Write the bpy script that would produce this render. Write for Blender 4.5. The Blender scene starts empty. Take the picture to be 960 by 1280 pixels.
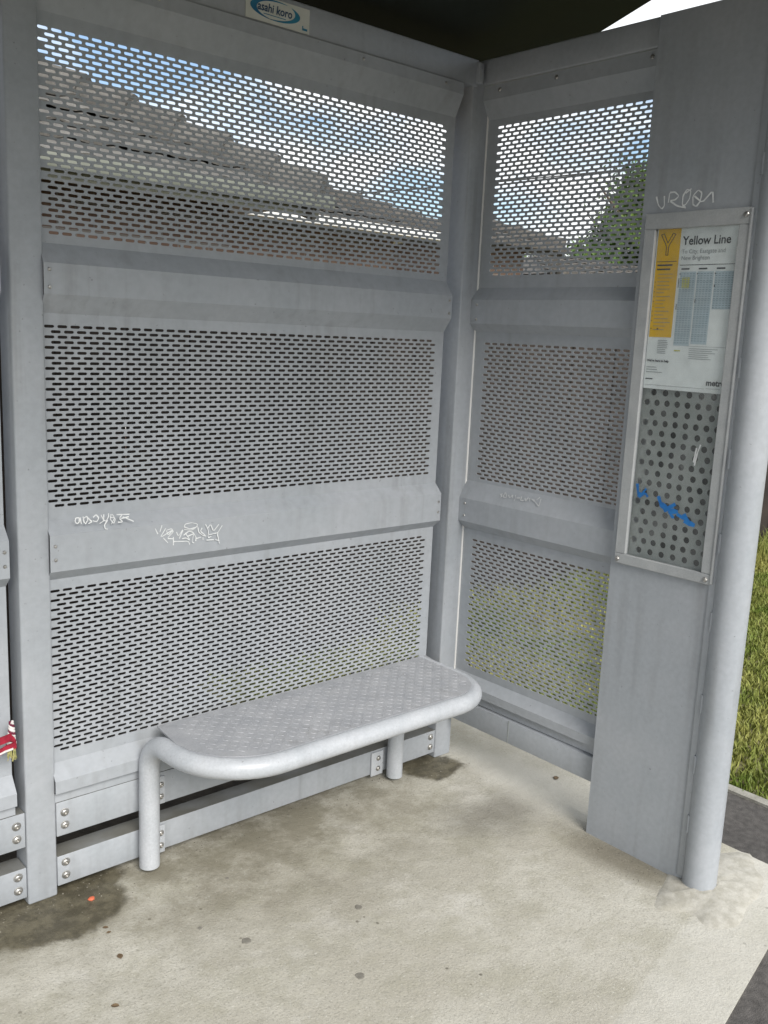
import bpy, bmesh, math, random
import numpy as np
from mathutils import Vector, Matrix
random.seed(7)
rng = np.random.default_rng(11)
PI = math.pi
scene = bpy.context.scene
C = scene.collection

# ------------------------------------------------------------------ camera
FPX, YAW, PITCH, ROLL = 1176.1, math.radians(41.554), math.radians(10.791), math.radians(2.56)
def rotm(yaw, pitch, roll):
    c, s = math.cos, math.sin
    Rx = np.array([[1,0,0],[0,c(pitch),-s(pitch)],[0,s(pitch),c(pitch)]])
    Rr = np.array([[c(roll),-s(roll),0],[s(roll),c(roll),0],[0,0,1]])
    Ry = np.array([[c(yaw),-s(yaw),0],[s(yaw),c(yaw),0],[0,0,1]])
    base = np.array([[1,0,0],[0,0,-1],[0,1,0.]])
    return Rr @ Rx @ base @ Ry
RM = rotm(YAW, PITCH, ROLL)
CAM = np.array([0, 0, 1.6])
def on(u, v, ax, val):
    """point where the line of sight of photo pixel (u, v) meets the plane axis = val"""
    d = RM.T @ np.array([(u-480)/FPX, (v-640)/FPX, 1.0])
    return CAM + d*((val-CAM[ax])/d[ax])
cd = bpy.data.cameras.new('camera'); cam = bpy.data.objects.new('camera', cd); C.objects.link(cam)
cd.sensor_fit = 'VERTICAL'; cd.sensor_height = 36; cd.lens = FPX/1280*36
cd.clip_start = 0.05; cd.clip_end = 2000
m = np.eye(4); m[:3,0] = RM[0]; m[:3,1] = -RM[1]; m[:3,2] = -RM[2]; m[:3,3] = CAM
cam.matrix_world = Matrix(m.tolist())
scene.camera = cam
scene.render.resolution_x, scene.render.resolution_y = 768, 1024

# ------------------------------------------------------------------ sky, sun, exposure
SUN_DIR = Vector((-0.20, -0.80, 0.64)).normalized()      # towards the sun
w = bpy.data.worlds.new('World'); scene.world = w; w.use_nodes = True
nt = w.node_tree; nt.nodes.clear()
N = nt.nodes.new; LK = nt.links.new
sky = N('ShaderNodeTexSky'); sky.sky_type = 'NISHITA'; sky.sun_disc = False
sky.sun_elevation = math.asin(SUN_DIR.z); sky.sun_rotation = math.atan2(SUN_DIR.x, SUN_DIR.y)
tc = N('ShaderNodeTexCoord'); mp = N('ShaderNodeMapping'); mp.inputs['Scale'].default_value = (1, 1, 2.2)
mp.inputs['Location'].default_value = (0.35, 0.9, 0.2)
nz = N('ShaderNodeTexNoise'); nz.inputs['Scale'].default_value = 3.2; nz.inputs['Detail'].default_value = 7; nz.inputs['Roughness'].default_value = .55
rp = N('ShaderNodeValToRGB'); rp.color_ramp.elements[0].position = .405; rp.color_ramp.elements[1].position = .505
mx = N('ShaderNodeMix'); mx.data_type = 'RGBA'
mx.inputs['B'].default_value = (7.3, 7.45, 7.6, 1)
bg = N('ShaderNodeBackground'); bg.inputs['Strength'].default_value = 0.066
wo = N('ShaderNodeOutputWorld')
LK(tc.outputs['Generated'], mp.inputs['Vector']); LK(mp.outputs['Vector'], nz.inputs['Vector']); LK(nz.outputs['Fac'], rp.inputs['Fac'])
LK(rp.outputs['Color'], mx.inputs['Factor']); LK(sky.outputs['Color'], mx.inputs['A']); LK(mx.outputs['Result'], bg.inputs['Color']); LK(bg.outputs['Background'], wo.inputs['Surface'])
sd = bpy.data.lights.new('sun', 'SUN'); sd.energy = 1.5; sd.angle = math.radians(34); sd.color = (1, .96, .9)
so = bpy.data.objects.new('sun', sd); C.objects.link(so)
so.rotation_euler = (-SUN_DIR).to_track_quat('-Z', 'Y').to_euler()
vs = scene.view_settings; vs.view_transform = 'Standard'; vs.look = 'None'; vs.gamma = 1; vs.use_curve_mapping = False
vs.exposure = 1.36

# ------------------------------------------------------------------ materials
def new_mat(name):
    m = bpy.data.materials.new(name); m.use_nodes = True
    nt = m.node_tree; b = nt.nodes['Principled BSDF']
    return m, nt, b
def noise_mat(name, c1, c2, rough=.5, scale=8, detail=6, metallic=0, bump=0, bscale=200, spec=.5, lo=.35, hi=.65, rvar=.12, fine=0):
    m, nt, b = new_mat(name); N = nt.nodes.new; L = nt.links.new
    tc = N('ShaderNodeTexCoord'); gm = N('ShaderNodeNewGeometry')
    nz = N('ShaderNodeTexNoise'); nz.inputs['Scale'].default_value = scale; nz.inputs['Detail'].default_value = detail; nz.inputs['Roughness'].default_value = .62
    L(gm.outputs['Position'], nz.inputs['Vector'])
    rp = N('ShaderNodeValToRGB'); e = rp.color_ramp.elements; e[0].position = lo; e[1].position = hi; e[0].color = (*c1, 1); e[1].color = (*c2, 1)
    L(nz.outputs['Fac'], rp.inputs['Fac'])
    out = rp.outputs['Color']
    if fine:
        n2 = N('ShaderNodeTexNoise'); n2.inputs['Scale'].default_value = scale*18; n2.inputs['Detail'].default_value = 4
        L(gm.outputs['Position'], n2.inputs['Vector'])
        mr = N('ShaderNodeMapRange'); mr.inputs['From Min'].default_value = .3; mr.inputs['From Max'].default_value = .7; mr.inputs['To Min'].default_value = 1-fine; mr.inputs['To Max'].default_value = 1+fine
        L(n2.outputs['Fac'], mr.inputs['Value'])
        mm = N('ShaderNodeVectorMath'); mm.operation = 'MULTIPLY'; L(out, mm.inputs[0]); L(mr.outputs['Result'], mm.inputs[1]); out = mm.outputs['Vector']
    L(out, b.inputs['Base Color'])
    rr = N('ShaderNodeMapRange'); rr.inputs['To Min'].default_value = max(0, rough-rvar); rr.inputs['To Max'].default_value = min(1, rough+rvar)
    L(nz.outputs['Fac'], rr.inputs['Value']); L(rr.outputs['Result'], b.inputs['Roughness'])
    b.inputs['Metallic'].default_value = metallic; b.inputs['Specular IOR Level'].default_value = spec
    if bump:
        n3 = N('ShaderNodeTexNoise'); n3.inputs['Scale'].default_value = bscale; n3.inputs['Detail'].default_value = 3
        L(gm.outputs['Position'], n3.inputs['Vector'])
        bp = N('ShaderNodeBump'); bp.inputs['Strength'].default_value = bump; bp.inputs['Distance'].default_value = .004
        L(n3.outputs['Fac'], bp.inputs['Height']); L(bp.outputs['Normal'], b.inputs['Normal'])
    return m

M = {}
def weather(m, amt=.16, col=(.16,.165,.155)):
    nt = m.node_tree; N = nt.nodes.new; L = nt.links.new; b = nt.nodes['Principled BSDF']; src = b.inputs['Base Color'].links[0].from_socket
    gm = N('ShaderNodeNewGeometry'); mp = N('ShaderNodeMapping'); mp.inputs['Scale'].default_value = (26, 26, 1.3); L(gm.outputs['Position'], mp.inputs['Vector'])
    nz = N('ShaderNodeTexNoise'); nz.inputs['Scale'].default_value = 1; nz.inputs['Detail'].default_value = 6; L(mp.outputs['Vector'], nz.inputs['Vector'])
    n2 = N('ShaderNodeTexNoise'); n2.inputs['Scale'].default_value = 1.9; n2.inputs['Detail'].default_value = 5; L(gm.outputs['Position'], n2.inputs['Vector'])
    r1 = N('ShaderNodeMapRange'); r1.inputs['From Min'].default_value = .5; r1.inputs['From Max'].default_value = .75; L(nz.outputs['Fac'], r1.inputs['Value'])
    r2 = N('ShaderNodeMapRange'); r2.inputs['From Min'].default_value = .4; r2.inputs['From Max'].default_value = .7; L(n2.outputs['Fac'], r2.inputs['Value'])
    mu = N('ShaderNodeMath'); mu.operation = 'MULTIPLY'; L(r1.outputs[0], mu.inputs[0]); L(r2.outputs[0], mu.inputs[1])
    vo = N('ShaderNodeTexNoise'); vo.inputs['Scale'].default_value = 85; vo.inputs['Detail'].default_value = 2; L(gm.outputs['Position'], vo.inputs['Vector'])
    r3 = N('ShaderNodeMapRange'); r3.inputs['From Min'].default_value = .72; r3.inputs['From Max'].default_value = .78; r3.inputs['To Max'].default_value = .5; L(vo.outputs['Fac'], r3.inputs['Value'])
    sc = N('ShaderNodeMath'); sc.operation = 'MULTIPLY_ADD'; sc.inputs[1].default_value = amt*2; L(mu.outputs[0], sc.inputs[0]); L(r3.outputs[0], sc.inputs[2])
    x = N('ShaderNodeMix'); x.data_type = 'RGBA'; L(sc.outputs[0], x.inputs['Factor']); L(src, x.inputs['A']); x.inputs['B'].default_value = (*col, 1); L(x.outputs['Result'], b.inputs['Base Color'])
    return m
M['paint'] = noise_mat('grey_paint', (.335,.36,.388), (.38,.40,.428), .42, 3.5, 8, bump=.08, bscale=420, spec=.4, fine=.05)
M['perf'] = noise_mat('grey_panel_paint', (.335,.36,.388), (.375,.395,.423), .45, 2.5, 8, bump=.06, bscale=420, spec=.4, fine=.05)
M['bench'] = noise_mat('bench_paint', (.40,.425,.455), (.475,.495,.525), .36, 9, 8, bump=.05, bscale=300, spec=.5, fine=.07)
M['plate'] = noise_mat('seat_plate_paint', (.31,.322,.345), (.385,.395,.415), .4, 14, 8, bump=.05, bscale=300, spec=.5, fine=.09)
weather(M['paint'], .22, (.13,.13,.115)); weather(M['perf'], .2, (.13,.13,.115)); weather(M['bench'], .14); weather(M['plate'], .3, (.14,.135,.12))
M['galv'] = noise_mat('bolt_steel', (.36,.35,.33), (.55,.54,.52), .35, 60, 3, metallic=.85)
M['alu'] = noise_mat('dull_aluminium', (.335,.35,.36), (.40,.415,.42), .42, 16, 8, metallic=0, fine=.08)
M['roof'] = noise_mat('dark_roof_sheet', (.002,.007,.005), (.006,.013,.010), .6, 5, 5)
M['inner'] = noise_mat('case_back_steel', (.24,.265,.255), (.30,.32,.31), .5, 12, 6, fine=.06)
M['dark'] = noise_mat('case_interior', (.02,.022,.02), (.035,.038,.036), .7, 20, 4)
M['paper'] = noise_mat('poster_paper', (.80,.84,.85), (.85,.88,.88), .55, 6, 3, spec=.3)
M['yellow'] = noise_mat('poster_yellow', (.78,.46,.006), (.82,.50,.01), .55, 6, 3, spec=.3)
M['ink'] = noise_mat('poster_ink', (.05,.055,.065), (.07,.075,.085), .6, 20, 2, spec=.2)
M['greyink'] = noise_mat('poster_grey_ink', (.25,.27,.29), (.31,.33,.35), .6, 20, 2, spec=.2)
M['tablebg'] = noise_mat('poster_table_tint', (.50,.61,.68), (.55,.65,.71), .55, 20, 2, spec=.3)
M['tableline'] = noise_mat('poster_table_line', (.30,.38,.43), (.35,.43,.48), .6, 20, 2, spec=.2)
M['lemon'] = noise_mat('poster_lemon', (.55,.55,.14), (.60,.58,.18), .6, 20, 2, spec=.2)
M['tag'] = noise_mat('white_marker', (.66,.68,.69), (.78,.80,.80), .6, 60, 2)
M['tagfaint'] = noise_mat('scratched_tag', (.50,.515,.53), (.58,.595,.60), .6, 60, 2)
M['blue'] = noise_mat('blue_spray', (.008,.12,.38), (.015,.17,.48), .5, 40, 3)
M['stick'] = noise_mat('sticker_white', (.60,.62,.56), (.68,.69,.64), .5, 20, 3)
M['stickblue'] = noise_mat('sticker_blue', (.01,.12,.26), (.02,.22,.34), .5, 8, 2)
M['sticknavy'] = noise_mat('sticker_navy', (.02,.06,.13), (.03,.08,.16), .5, 8, 2)
M['asphalt'] = noise_mat('asphalt', (.070,.065,.061), (.105,.098,.091), .9, 2.5, 8, bump=.9, bscale=260, fine=.30)
M['kerb'] = noise_mat('edging_concrete', (.24,.23,.20), (.36,.35,.31), .9, 14, 8, bump=.5, bscale=120, fine=.15)
M['mortar'] = noise_mat('mortar', (.36,.345,.295), (.46,.445,.395), .9, 30, 8, bump=.35, bscale=90, fine=.12, lo=.4, hi=.6)
M['soil'] = noise_mat('lawn_soil', (.12,.115,.045), (.24,.21,.11), .95, 3, 8, bump=.6, bscale=60, fine=.3)
M['grass'] = noise_mat('grass_blades', (.12,.17,.028), (.34,.325,.10), .6, 2.2, 6, spec=.25, fine=.25)
M['fence'] = noise_mat('fence_timber', (.015,.0105,.008), (.036,.026,.02), .85, 5, 8, bump=.4, bscale=80, fine=.2)
M['tile'] = noise_mat('roof_tile_concrete', (.08,.076,.068), (.15,.143,.13), .85, 6, 8, bump=.5, bscale=70, fine=.2)
M['tile2'] = noise_mat('roof_tile_brown', (.06,.055,.048), (.115,.105,.092), .85, 6, 8, bump=.5, bscale=70, fine=.2)
M['gutter'] = noise_mat('gutter_grey_green', (.15,.16,.13), (.20,.21,.175), .5, 6, 4)
M['cream'] = noise_mat('cream_fascia', (.34,.34,.26), (.40,.395,.31), .6, 6, 4)
M['white'] = noise_mat('white_fascia', (.74,.74,.72), (.82,.82,.80), .5, 6, 4)
M['glass_dark'] = noise_mat('window_dark', (.02,.022,.025), (.03,.032,.035), .1, 4, 2)
M['bark'] = noise_mat('bark', (.07,.05,.035), (.13,.10,.075), .9, 8, 8, bump=.6, bscale=60)
M['leaf'] = noise_mat('leaves', (.05,.11,.02), (.13,.20,.045), .5, 1.3, 5, spec=.3, fine=.3)
M['cable'] = noise_mat('cable', (.015,.015,.015), (.03,.03,.03), .6, 6, 2)
M['red'] = noise_mat('red_webbing', (.20,.005,.018), (.36,.010,.035), .8, 60, 4)
M['wht'] = noise_mat('white_cord', (.62,.60,.58), (.76,.74,.72), .8, 90, 4)
M['maroon'] = noise_mat('maroon_cord', (.12,.01,.035), (.20,.02,.05), .8, 90, 4)
M['fringe'] = noise_mat('yellow_green_fringe', (.20,.22,.07), (.50,.44,.20), .8, 120, 4)
M['dryleaf'] = noise_mat('dry_leaf', (.10,.065,.035), (.20,.14,.08), .8, 60, 4)
M['orange'] = noise_mat('orange_scrap', (.62,.13,.06), (.72,.19,.10), .6, 60, 4)
M['gritmat'] = noise_mat('grit', (.07,.06,.045), (.30,.28,.23), .9, 90, 2, lo=.4, hi=.6)
M['gum'] = noise_mat('old_gum', (.17,.16,.135), (.23,.22,.19), .8, 60, 4)

def rail_mat():
    m = M['paint'].copy(); m.name = 'grey_rail_paint'; nt = m.node_tree; N = nt.nodes.new; L = nt.links.new; b = nt.nodes['Principled BSDF']
    src = b.inputs['Base Color'].links[0].from_socket
    gm = N('ShaderNodeNewGeometry'); sp = N('ShaderNodeSeparateXYZ'); L(gm.outputs['Normal'], sp.inputs[0])
    nz = N('ShaderNodeTexNoise'); nz.inputs['Scale'].default_value = 7; nz.inputs['Detail'].default_value = 8; L(gm.outputs['Position'], nz.inputs['Vector'])
    r = N('ShaderNodeMapRange'); r.inputs['From Min'].default_value = .25; r.inputs['From Max'].default_value = .6; r.inputs['To Min'].default_value = .55; r.inputs['To Max'].default_value = .95; L(nz.outputs['Fac'], r.inputs['Value'])
    g = N('ShaderNodeMath'); g.operation = 'GREATER_THAN'; g.inputs[1].default_value = .8; L(sp.outputs['Z'], g.inputs[0])
    f = N('ShaderNodeMath'); f.operation = 'MULTIPLY'; L(g.outputs[0], f.inputs[0]); L(r.outputs['Result'], f.inputs[1])
    x = N('ShaderNodeMix'); x.data_type = 'RGBA'; L(f.outputs[0], x.inputs['Factor']); L(src, x.inputs['A']); x.inputs['B'].default_value = (.125,.122,.105,1); L(x.outputs['Result'], b.inputs['Base Color'])
    return m
M['railpaint'] = rail_mat()
def brick_mat():
    m, nt, b = new_mat('brick_wall'); N = nt.nodes.new; L = nt.links.new
    gm = N('ShaderNodeNewGeometry'); sp = N('ShaderNodeSeparateXYZ'); cb = N('ShaderNodeCombineXYZ'); ad = N('ShaderNodeMath')
    L(gm.outputs['Position'], sp.inputs[0]); L(sp.outputs['X'], ad.inputs[0]); L(sp.outputs['Y'], ad.inputs[1]); L(ad.outputs[0], cb.inputs['X']); L(sp.outputs['Z'], cb.inputs['Y'])
    br = N('ShaderNodeTexBrick'); br.inputs['Scale'].default_value = 1; br.inputs['Brick Width'].default_value = .24; br.inputs['Row Height'].default_value = .086; br.inputs['Mortar Size'].default_value = .006
    br.inputs['Color1'].default_value = (.16,.10,.075,1); br.inputs['Color2'].default_value = (.22,.15,.115,1); br.inputs['Mortar'].default_value = (.24,.22,.20,1)
    L(cb.outputs[0], br.inputs['Vector']); L(br.outputs['Color'], b.inputs['Base Color']); b.inputs['Roughness'].default_value = .9
    bp = N('ShaderNodeBump'); bp.inputs['Strength'].default_value = .5; bp.inputs['Distance'].default_value = .01; bp.invert = True
    L(br.outputs['Fac'], bp.inputs['Height']); L(bp.outputs['Normal'], b.inputs['Normal'])
    return m
M['brick'] = brick_mat()

def concrete_mat():
    m, nt, b = new_mat('concrete_floor'); N = nt.nodes.new; L = nt.links.new
    gm = N('ShaderNodeNewGeometry'); P = gm.outputs['Position']
    def noise(s, d=6, r=.6, vec=P):
        n = N('ShaderNodeTexNoise'); n.inputs['Scale'].default_value = s; n.inputs['Detail'].default_value = d; n.inputs['Roughness'].default_value = r
        L(vec, n.inputs['Vector']); return n
    def ramp(sock, lo, hi, a, bb):
        r = N('ShaderNodeMapRange'); r.interpolation_type = 'SMOOTHSTEP'; r.inputs['From Min'].default_value = lo; r.inputs['From Max'].default_value = hi; r.inputs['To Min'].default_value = a; r.inputs['To Max'].default_value = bb
        L(sock, r.inputs['Value']); return r.outputs['Result']
    def mix(f, a, bb, typ='MIX'):
        x = N('ShaderNodeMix'); x.data_type = 'RGBA'; x.blend_type = typ
        if isinstance(f, float): x.inputs['Factor'].default_value = f
        else: L(f, x.inputs['Factor'])
        for s, v in (('A', a), ('B', bb)):
            if isinstance(v, tuple): x.inputs[s].default_value = (*v, 1)
            else: L(v, x.inputs[s])
        return x.outputs['Result']
    def math_(op, a, bb):
        x = N('ShaderNodeMath'); x.operation = op
        for i, v in enumerate((a, bb)):
            if isinstance(v, (int, float)): x.inputs[i].default_value = v
            else: L(v, x.inputs[i])
        return x.outputs[0]
    col = mix(ramp(noise(1.6, 8).outputs['Fac'], .35, .65, 0., 1.), (.42,.40,.34), (.53,.515,.455))
    col = mix(ramp(noise(5.5, 8, .7).outputs['Fac'], .45, .62, 0., .55), col, (.36,.345,.275))
    # pale worn patches
    col = mix(ramp(noise(3.1, 7, .65).outputs['Fac'], .56, .70, 0., .6), col, (.60,.585,.54))
    # exposed aggregate speckle
    sp = ramp(noise(150, 4, .7).outputs['Fac'], .54, .64, 0., .6); col = mix(sp, col, (.25,.24,.205))
    sp3 = ramp(noise(48, 6, .75).outputs['Fac'], .52, .66, 0., .42); col = mix(sp3, col, (.31,.295,.245))
    sp2 = ramp(noise(120, 3, .6).outputs['Fac'], .60, .70, 0., .5); col = mix(sp2, col, (.66,.655,.61))
    vo = N('ShaderNodeTexVoronoi'); vo.inputs['Scale'].default_value = 17; L(P, vo.inputs['Vector'])
    spots = math_('MULTIPLY', ramp(vo.outputs['Distance'], .05, .11, 1., 0.), ramp(noise(2.3, 3).outputs['Fac'], .52, .60, 0., .75))
    col = mix(spots, col, (.13,.12,.095))
    # damp stains, plus painted shade and light, with their own shapes: (x, y, rx, ry, strength)
    wob = noise(5, 6, .65); 
    def blob(x, y, rx, ry, edge=.28, amp=1.6):
        sub = N('ShaderNodeVectorMath'); sub.operation = 'SUBTRACT'; L(P, sub.inputs[0]); sub.inputs[1].default_value = (x, y, 0)
        sc = N('ShaderNodeVectorMath'); sc.operation = 'MULTIPLY'; L(sub.outputs[0], sc.inputs[0]); sc.inputs[1].default_value = (1/rx, 1/ry, 0)
        ln = N('ShaderNodeVectorMath'); ln.operation = 'LENGTH'; L(sc.outputs[0], ln.inputs[0])
        d = math_('ADD', ln.outputs['Value'], math_('MULTIPLY', math_('SUBTRACT', wob.outputs['Fac'], .5), amp))
        return ramp(d, 1-edge, 1+edge*.4, 1., 0.)
    algae_shade = math_('MULTIPLY', ramp(noise(4.2, 8, .7).outputs['Fac'], .36, .60, 0., .8), blob(1.5, 2.42, 1.35, .62, .9, .8))  # algae toward the back wall, with the shade there painted in
    col = mix(algae_shade, col, (.17,.155,.11))
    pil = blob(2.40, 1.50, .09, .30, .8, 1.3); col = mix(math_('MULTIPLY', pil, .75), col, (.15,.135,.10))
    pil2 = blob(2.30, 1.95, .22, .16, .9, 1.4); col = mix(math_('MULTIPLY', pil2, .7), col, (.19,.18,.155))
    light_patch = blob(2.56, 2.05, .15, .42, .6, 1.2); col = mix(math_('MULTIPLY', light_patch, .5), col, (.60,.58,.52))  # pale patch paints in light entering under the side wall
    # trowelled border along the slab's front edge
    dt = N('ShaderNodeVectorMath'); dt.operation = 'DOT_PRODUCT'; L(P, dt.inputs[0]); dt.inputs[1].default_value = (-.2059, .9786, 0)
    dd = math_('ADD', dt.outputs['Value'], -.4918)
    dd = math_('ADD', dd, math_('MULTIPLY', math_('SUBTRACT', wob.outputs['Fac'], .5), .05))
    bord = math_('MULTIPLY', ramp(dd, .20, .225, 1., 0.), .32); col = mix(bord, col, (.60,.59,.545))
    a1 = blob(.90, 2.32, .21, .17, .16, .9)
    a2 = blob(.62, 2.34, .30, .14, .2, .9); a3 = blob(2.36, 2.33, .13, .10, .22, 1.7); a4 = blob(1.02, 2.40, .13, .10, .2, .9)
    wet = math_('MAXIMUM', math_('MAXIMUM', a1, a2), math_('MAXIMUM', a3, a4))
    wetc = mix(ramp(noise(16, 6, .7).outputs['Fac'], .4, .62, 0., 1.), (.058,.05,.03), (.13,.115,.075))
    col = mix(math_('MULTIPLY', wet, .9), col, wetc)
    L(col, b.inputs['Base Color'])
    rough = ramp(wet, 0., 1., .88, .55); L(rough, b.inputs['Roughness']); b.inputs['Specular IOR Level'].default_value = .3
    bp = N('ShaderNodeBump'); bp.inputs['Strength'].default_value = .55; bp.inputs['Distance'].default_value = .004
    h = math_('ADD', noise(140, 4, .7).outputs['Fac'], math_('MULTIPLY', noise(18, 5).outputs['Fac'], 2.))
    L(h, bp.inputs['Height']); L(bp.outputs['Normal'], b.inputs['Normal'])
    return m
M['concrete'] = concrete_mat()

def acrylic_mat():
    m = bpy.data.materials.new('scratched_acrylic'); m.use_nodes = True; nt = m.node_tree; nt.nodes.clear(); N = nt.nodes.new; L = nt.links.new
    o = N('ShaderNodeOutputMaterial'); t = N('ShaderNodeBsdfTransparent'); t.inputs[0].default_value = (.97,.98,.98,1)
    g = N('ShaderNodeBsdfGlossy'); g.inputs['Roughness'].default_value = .18; d = N('ShaderNodeBsdfDiffuse'); d.inputs[0].default_value = (.5,.52,.52,1)
    lw = N('ShaderNodeLayerWeight'); pwr = N('ShaderNodeMath'); pwr.operation = 'POWER'; pwr.inputs[1].default_value = 5; L(lw.outputs['Facing'], pwr.inputs[0]); fr = N('ShaderNodeMapRange'); fr.inputs['To Min'].default_value = .03; fr.inputs['To Max'].default_value = .8; L(pwr.outputs[0], fr.inputs['Value'])
    a = N('ShaderNodeMixShader'); L(fr.outputs[0], a.inputs[0]); L(t.outputs[0], a.inputs[1]); L(g.outputs[0], a.inputs[2])
    gm = N('ShaderNodeNewGeometry'); nz = N('ShaderNodeTexNoise'); nz.inputs['Scale'].default_value = 9; nz.inputs['Detail'].default_value = 8; L(gm.outputs['Position'], nz.inputs['Vector'])
    r = N('ShaderNodeMapRange'); r.inputs['From Min'].default_value = .35; r.inputs['From Max'].default_value = .8; r.inputs['To Min'].default_value = .02; r.inputs['To Max'].default_value = .16
    L(nz.outputs['Fac'], r.inputs['Value'])
    b = N('ShaderNodeMixShader'); L(r.outputs['Result'], b.inputs[0]); L(a.outputs[0], b.inputs[1]); L(d.outputs[0], b.inputs[2]); L(b.outputs[0], o.inputs['Surface'])
    return m
M['acrylic'] = acrylic_mat()

# ------------------------------------------------------------------ helpers
def mesh_obj(name, verts, faces, mat, parent=None, smooth=False, loc=None):
    me = bpy.data.meshes.new(name); me.from_pydata([tuple(v) for v in verts], [], [tuple(f) for f in faces]); me.update()
    if mat: me.materials.append(M[mat] if isinstance(mat, str) else mat)
    if smooth: me.polygons.foreach_set('use_smooth', [True]*len(me.polygons))
    o = bpy.data.objects.new(name, me); C.objects.link(o)
    if loc is not None: o.location = loc
    if parent: o.parent = parent
    return o
def from_bm(name, bm, mat, parent=None, smooth=False):
    me = bpy.data.meshes.new(name); bmesh.ops.recalc_face_normals(bm, faces=bm.faces); bm.to_mesh(me); bm.free()
    me.materials.append(M[mat])
    if smooth:
        me.polygons.foreach_set('use_smooth', [True]*len(me.polygons)); me.set_sharp_from_angle(angle=math.radians(35))
    o = bpy.data.objects.new(name, me); C.objects.link(o)
    if parent: o.parent = parent
    return o
def bm_box(bm, x0, x1, y0, y1, z0, z1, bev=0, seg=2):
    r = bmesh.ops.create_cube(bm, size=1)
    vs_ = r['verts']
    for v in vs_:
        v.co = Vector((x0+(v.co.x+.5)*(x1-x0), y0+(v.co.y+.5)*(y1-y0), z0+(v.co.z+.5)*(z1-z0)))
    if bev:
        es = list({e for v in vs_ for e in v.link_edges})
        bmesh.ops.bevel(bm, geom=es, offset=bev, segments=seg, affect='EDGES', profile=.5)
def box(name, x0, x1, y0, y1, z0, z1, mat, parent=None, bev=.002, seg=2):
    bm = bmesh.new(); bm_box(bm, x0, x1, y0, y1, z0, z1, bev, seg); return from_bm(name, bm, mat, parent, smooth=bev > 0)
def tube_mesh(path, r, n=24, cap=True):
    P = [Vector(p) for p in path]; V = []; F = []
    up = None
    for i, p in enumerate(P):
        t = ((P[min(i+1, len(P)-1)]-P[max(i-1, 0)])).normalized()
        if up is None:
            up = Vector((0,0,1)) if abs(t.z) < .9 else Vector((1,0,0))
        s = t.cross(up).normalized(); up = s.cross(t).normalized()
        rr = r[i] if hasattr(r, '__len__') else r
        for k in range(n):
            a = 2*PI*k/n; V.append(p + s*(rr*math.cos(a)) + up*(rr*math.sin(a)))
    for i in range(len(P)-1):
        for k in range(n):
            a, b = i*n+k, i*n+(k+1) % n; F.append((a, b, b+n, a+n))
    if cap: F.append(tuple(range(n))[::-1]); F.append(tuple(range((len(P)-1)*n, len(P)*n)))
    return V, F
def tube(name, path, r, mat, parent=None, n=24):
    V, F = tube_mesh(path, r, n); o = mesh_obj(name, V, F, mat, parent, smooth=True); o.data.set_sharp_from_angle(angle=math.radians(50)); return o
def thing(name, label, cat, loc=(0,0,0), group=None):
    o = bpy.data.objects.new(name, None); C.objects.link(o); o.location = loc; o.empty_display_size = .1
    tag(o, label, cat, group); return o
def tag(o, label, cat, group=None):
    o['label'] = label; o['category'] = cat
    if group: o['group'] = group
    return o
def world_mat(o):
    m = Matrix.LocRotScale(o.location, o.rotation_euler, o.scale)
    return world_mat(o.parent) @ o.matrix_parent_inverse @ m if o.parent else m
def put(o, parent):
    """make o a part of parent and keep it where it stands"""
    o.parent = parent; o.matrix_parent_inverse = world_mat(parent).inverted(); return o
def ribbon(strokes, width, to_world, jitter=.0, flat=True):
    """flat strokes: 2-D polylines in a surface's own coordinates"""
    V = []; F = []
    for st in strokes:
        st = [np.array(p, float) for p in st]
        if len(st) > 2:      # smooth
            q = [st[0]]
            for a, b in zip(st[:-1], st[1:]): q += [a*.86+b*.14, a*.14+b*.86]
            q.append(st[-1]); st = q
        n0 = len(V)
        for i, p in enumerate(st):
            t = st[min(i+1, len(st)-1)]-st[max(i-1, 0)]; t = t/(np.linalg.norm(t)+1e-9); nn = np.array([-t[1], t[0]])
            wv = width*(1+jitter*(random.random()-.5))/2
            V.append(to_world(p+nn*wv)); V.append(to_world(p-nn*wv))
        for i in range(len(st)-1):
            a = n0+2*i; F.append((a, a+1, a+3, a+2))
    return V, F
def text_mesh(txt, size, to_world, align='LEFT', shear=0, bold=0, cx=1.0):
    cu = bpy.data.curves.new('t', 'FONT'); cu.body = txt; cu.size = size; cu.align_x = align; cu.shear = shear; cu.offset = bold; cu.resolution_u = 3; cu.fill_mode = 'FRONT'
    o = bpy.data.objects.new('t', cu); C.objects.link(o)
    me = bpy.data.meshes.new_from_object(o.evaluated_get(bpy.context.evaluated_depsgraph_get()))
    V = [to_world((v.co.x*cx, v.co.y)) for v in me.vertices]; F = [tuple(p.vertices) for p in me.polygons]
    bpy.data.objects.remove(o); bpy.data.curves.remove(cu); bpy.data.meshes.remove(me)
    return V, F
class Flat:
    """collects flat print (rectangles, text, strokes) of one colour"""
    def __init__(s): s.V = []; s.F = []
    def add(s, VF):
        n = len(s.V); s.V += list(VF[0]); s.F += [tuple(i+n for i in f) for f in VF[1]]
    def rect(s, tw, x0, x1, y0, y1): s.add(([tw((x0,y0)), tw((x1,y0)), tw((x1,y1)), tw((x0,y1))], [(0,1,2,3)]))
    def build(s, name, mat, parent):
        o = put(mesh_obj(name, s.V, s.F, mat), parent)
        if name not in ('yellow_panel', 'title', 'lettering'): o['kind'] = 'stuff'      # fine print, joined
        return o

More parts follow.
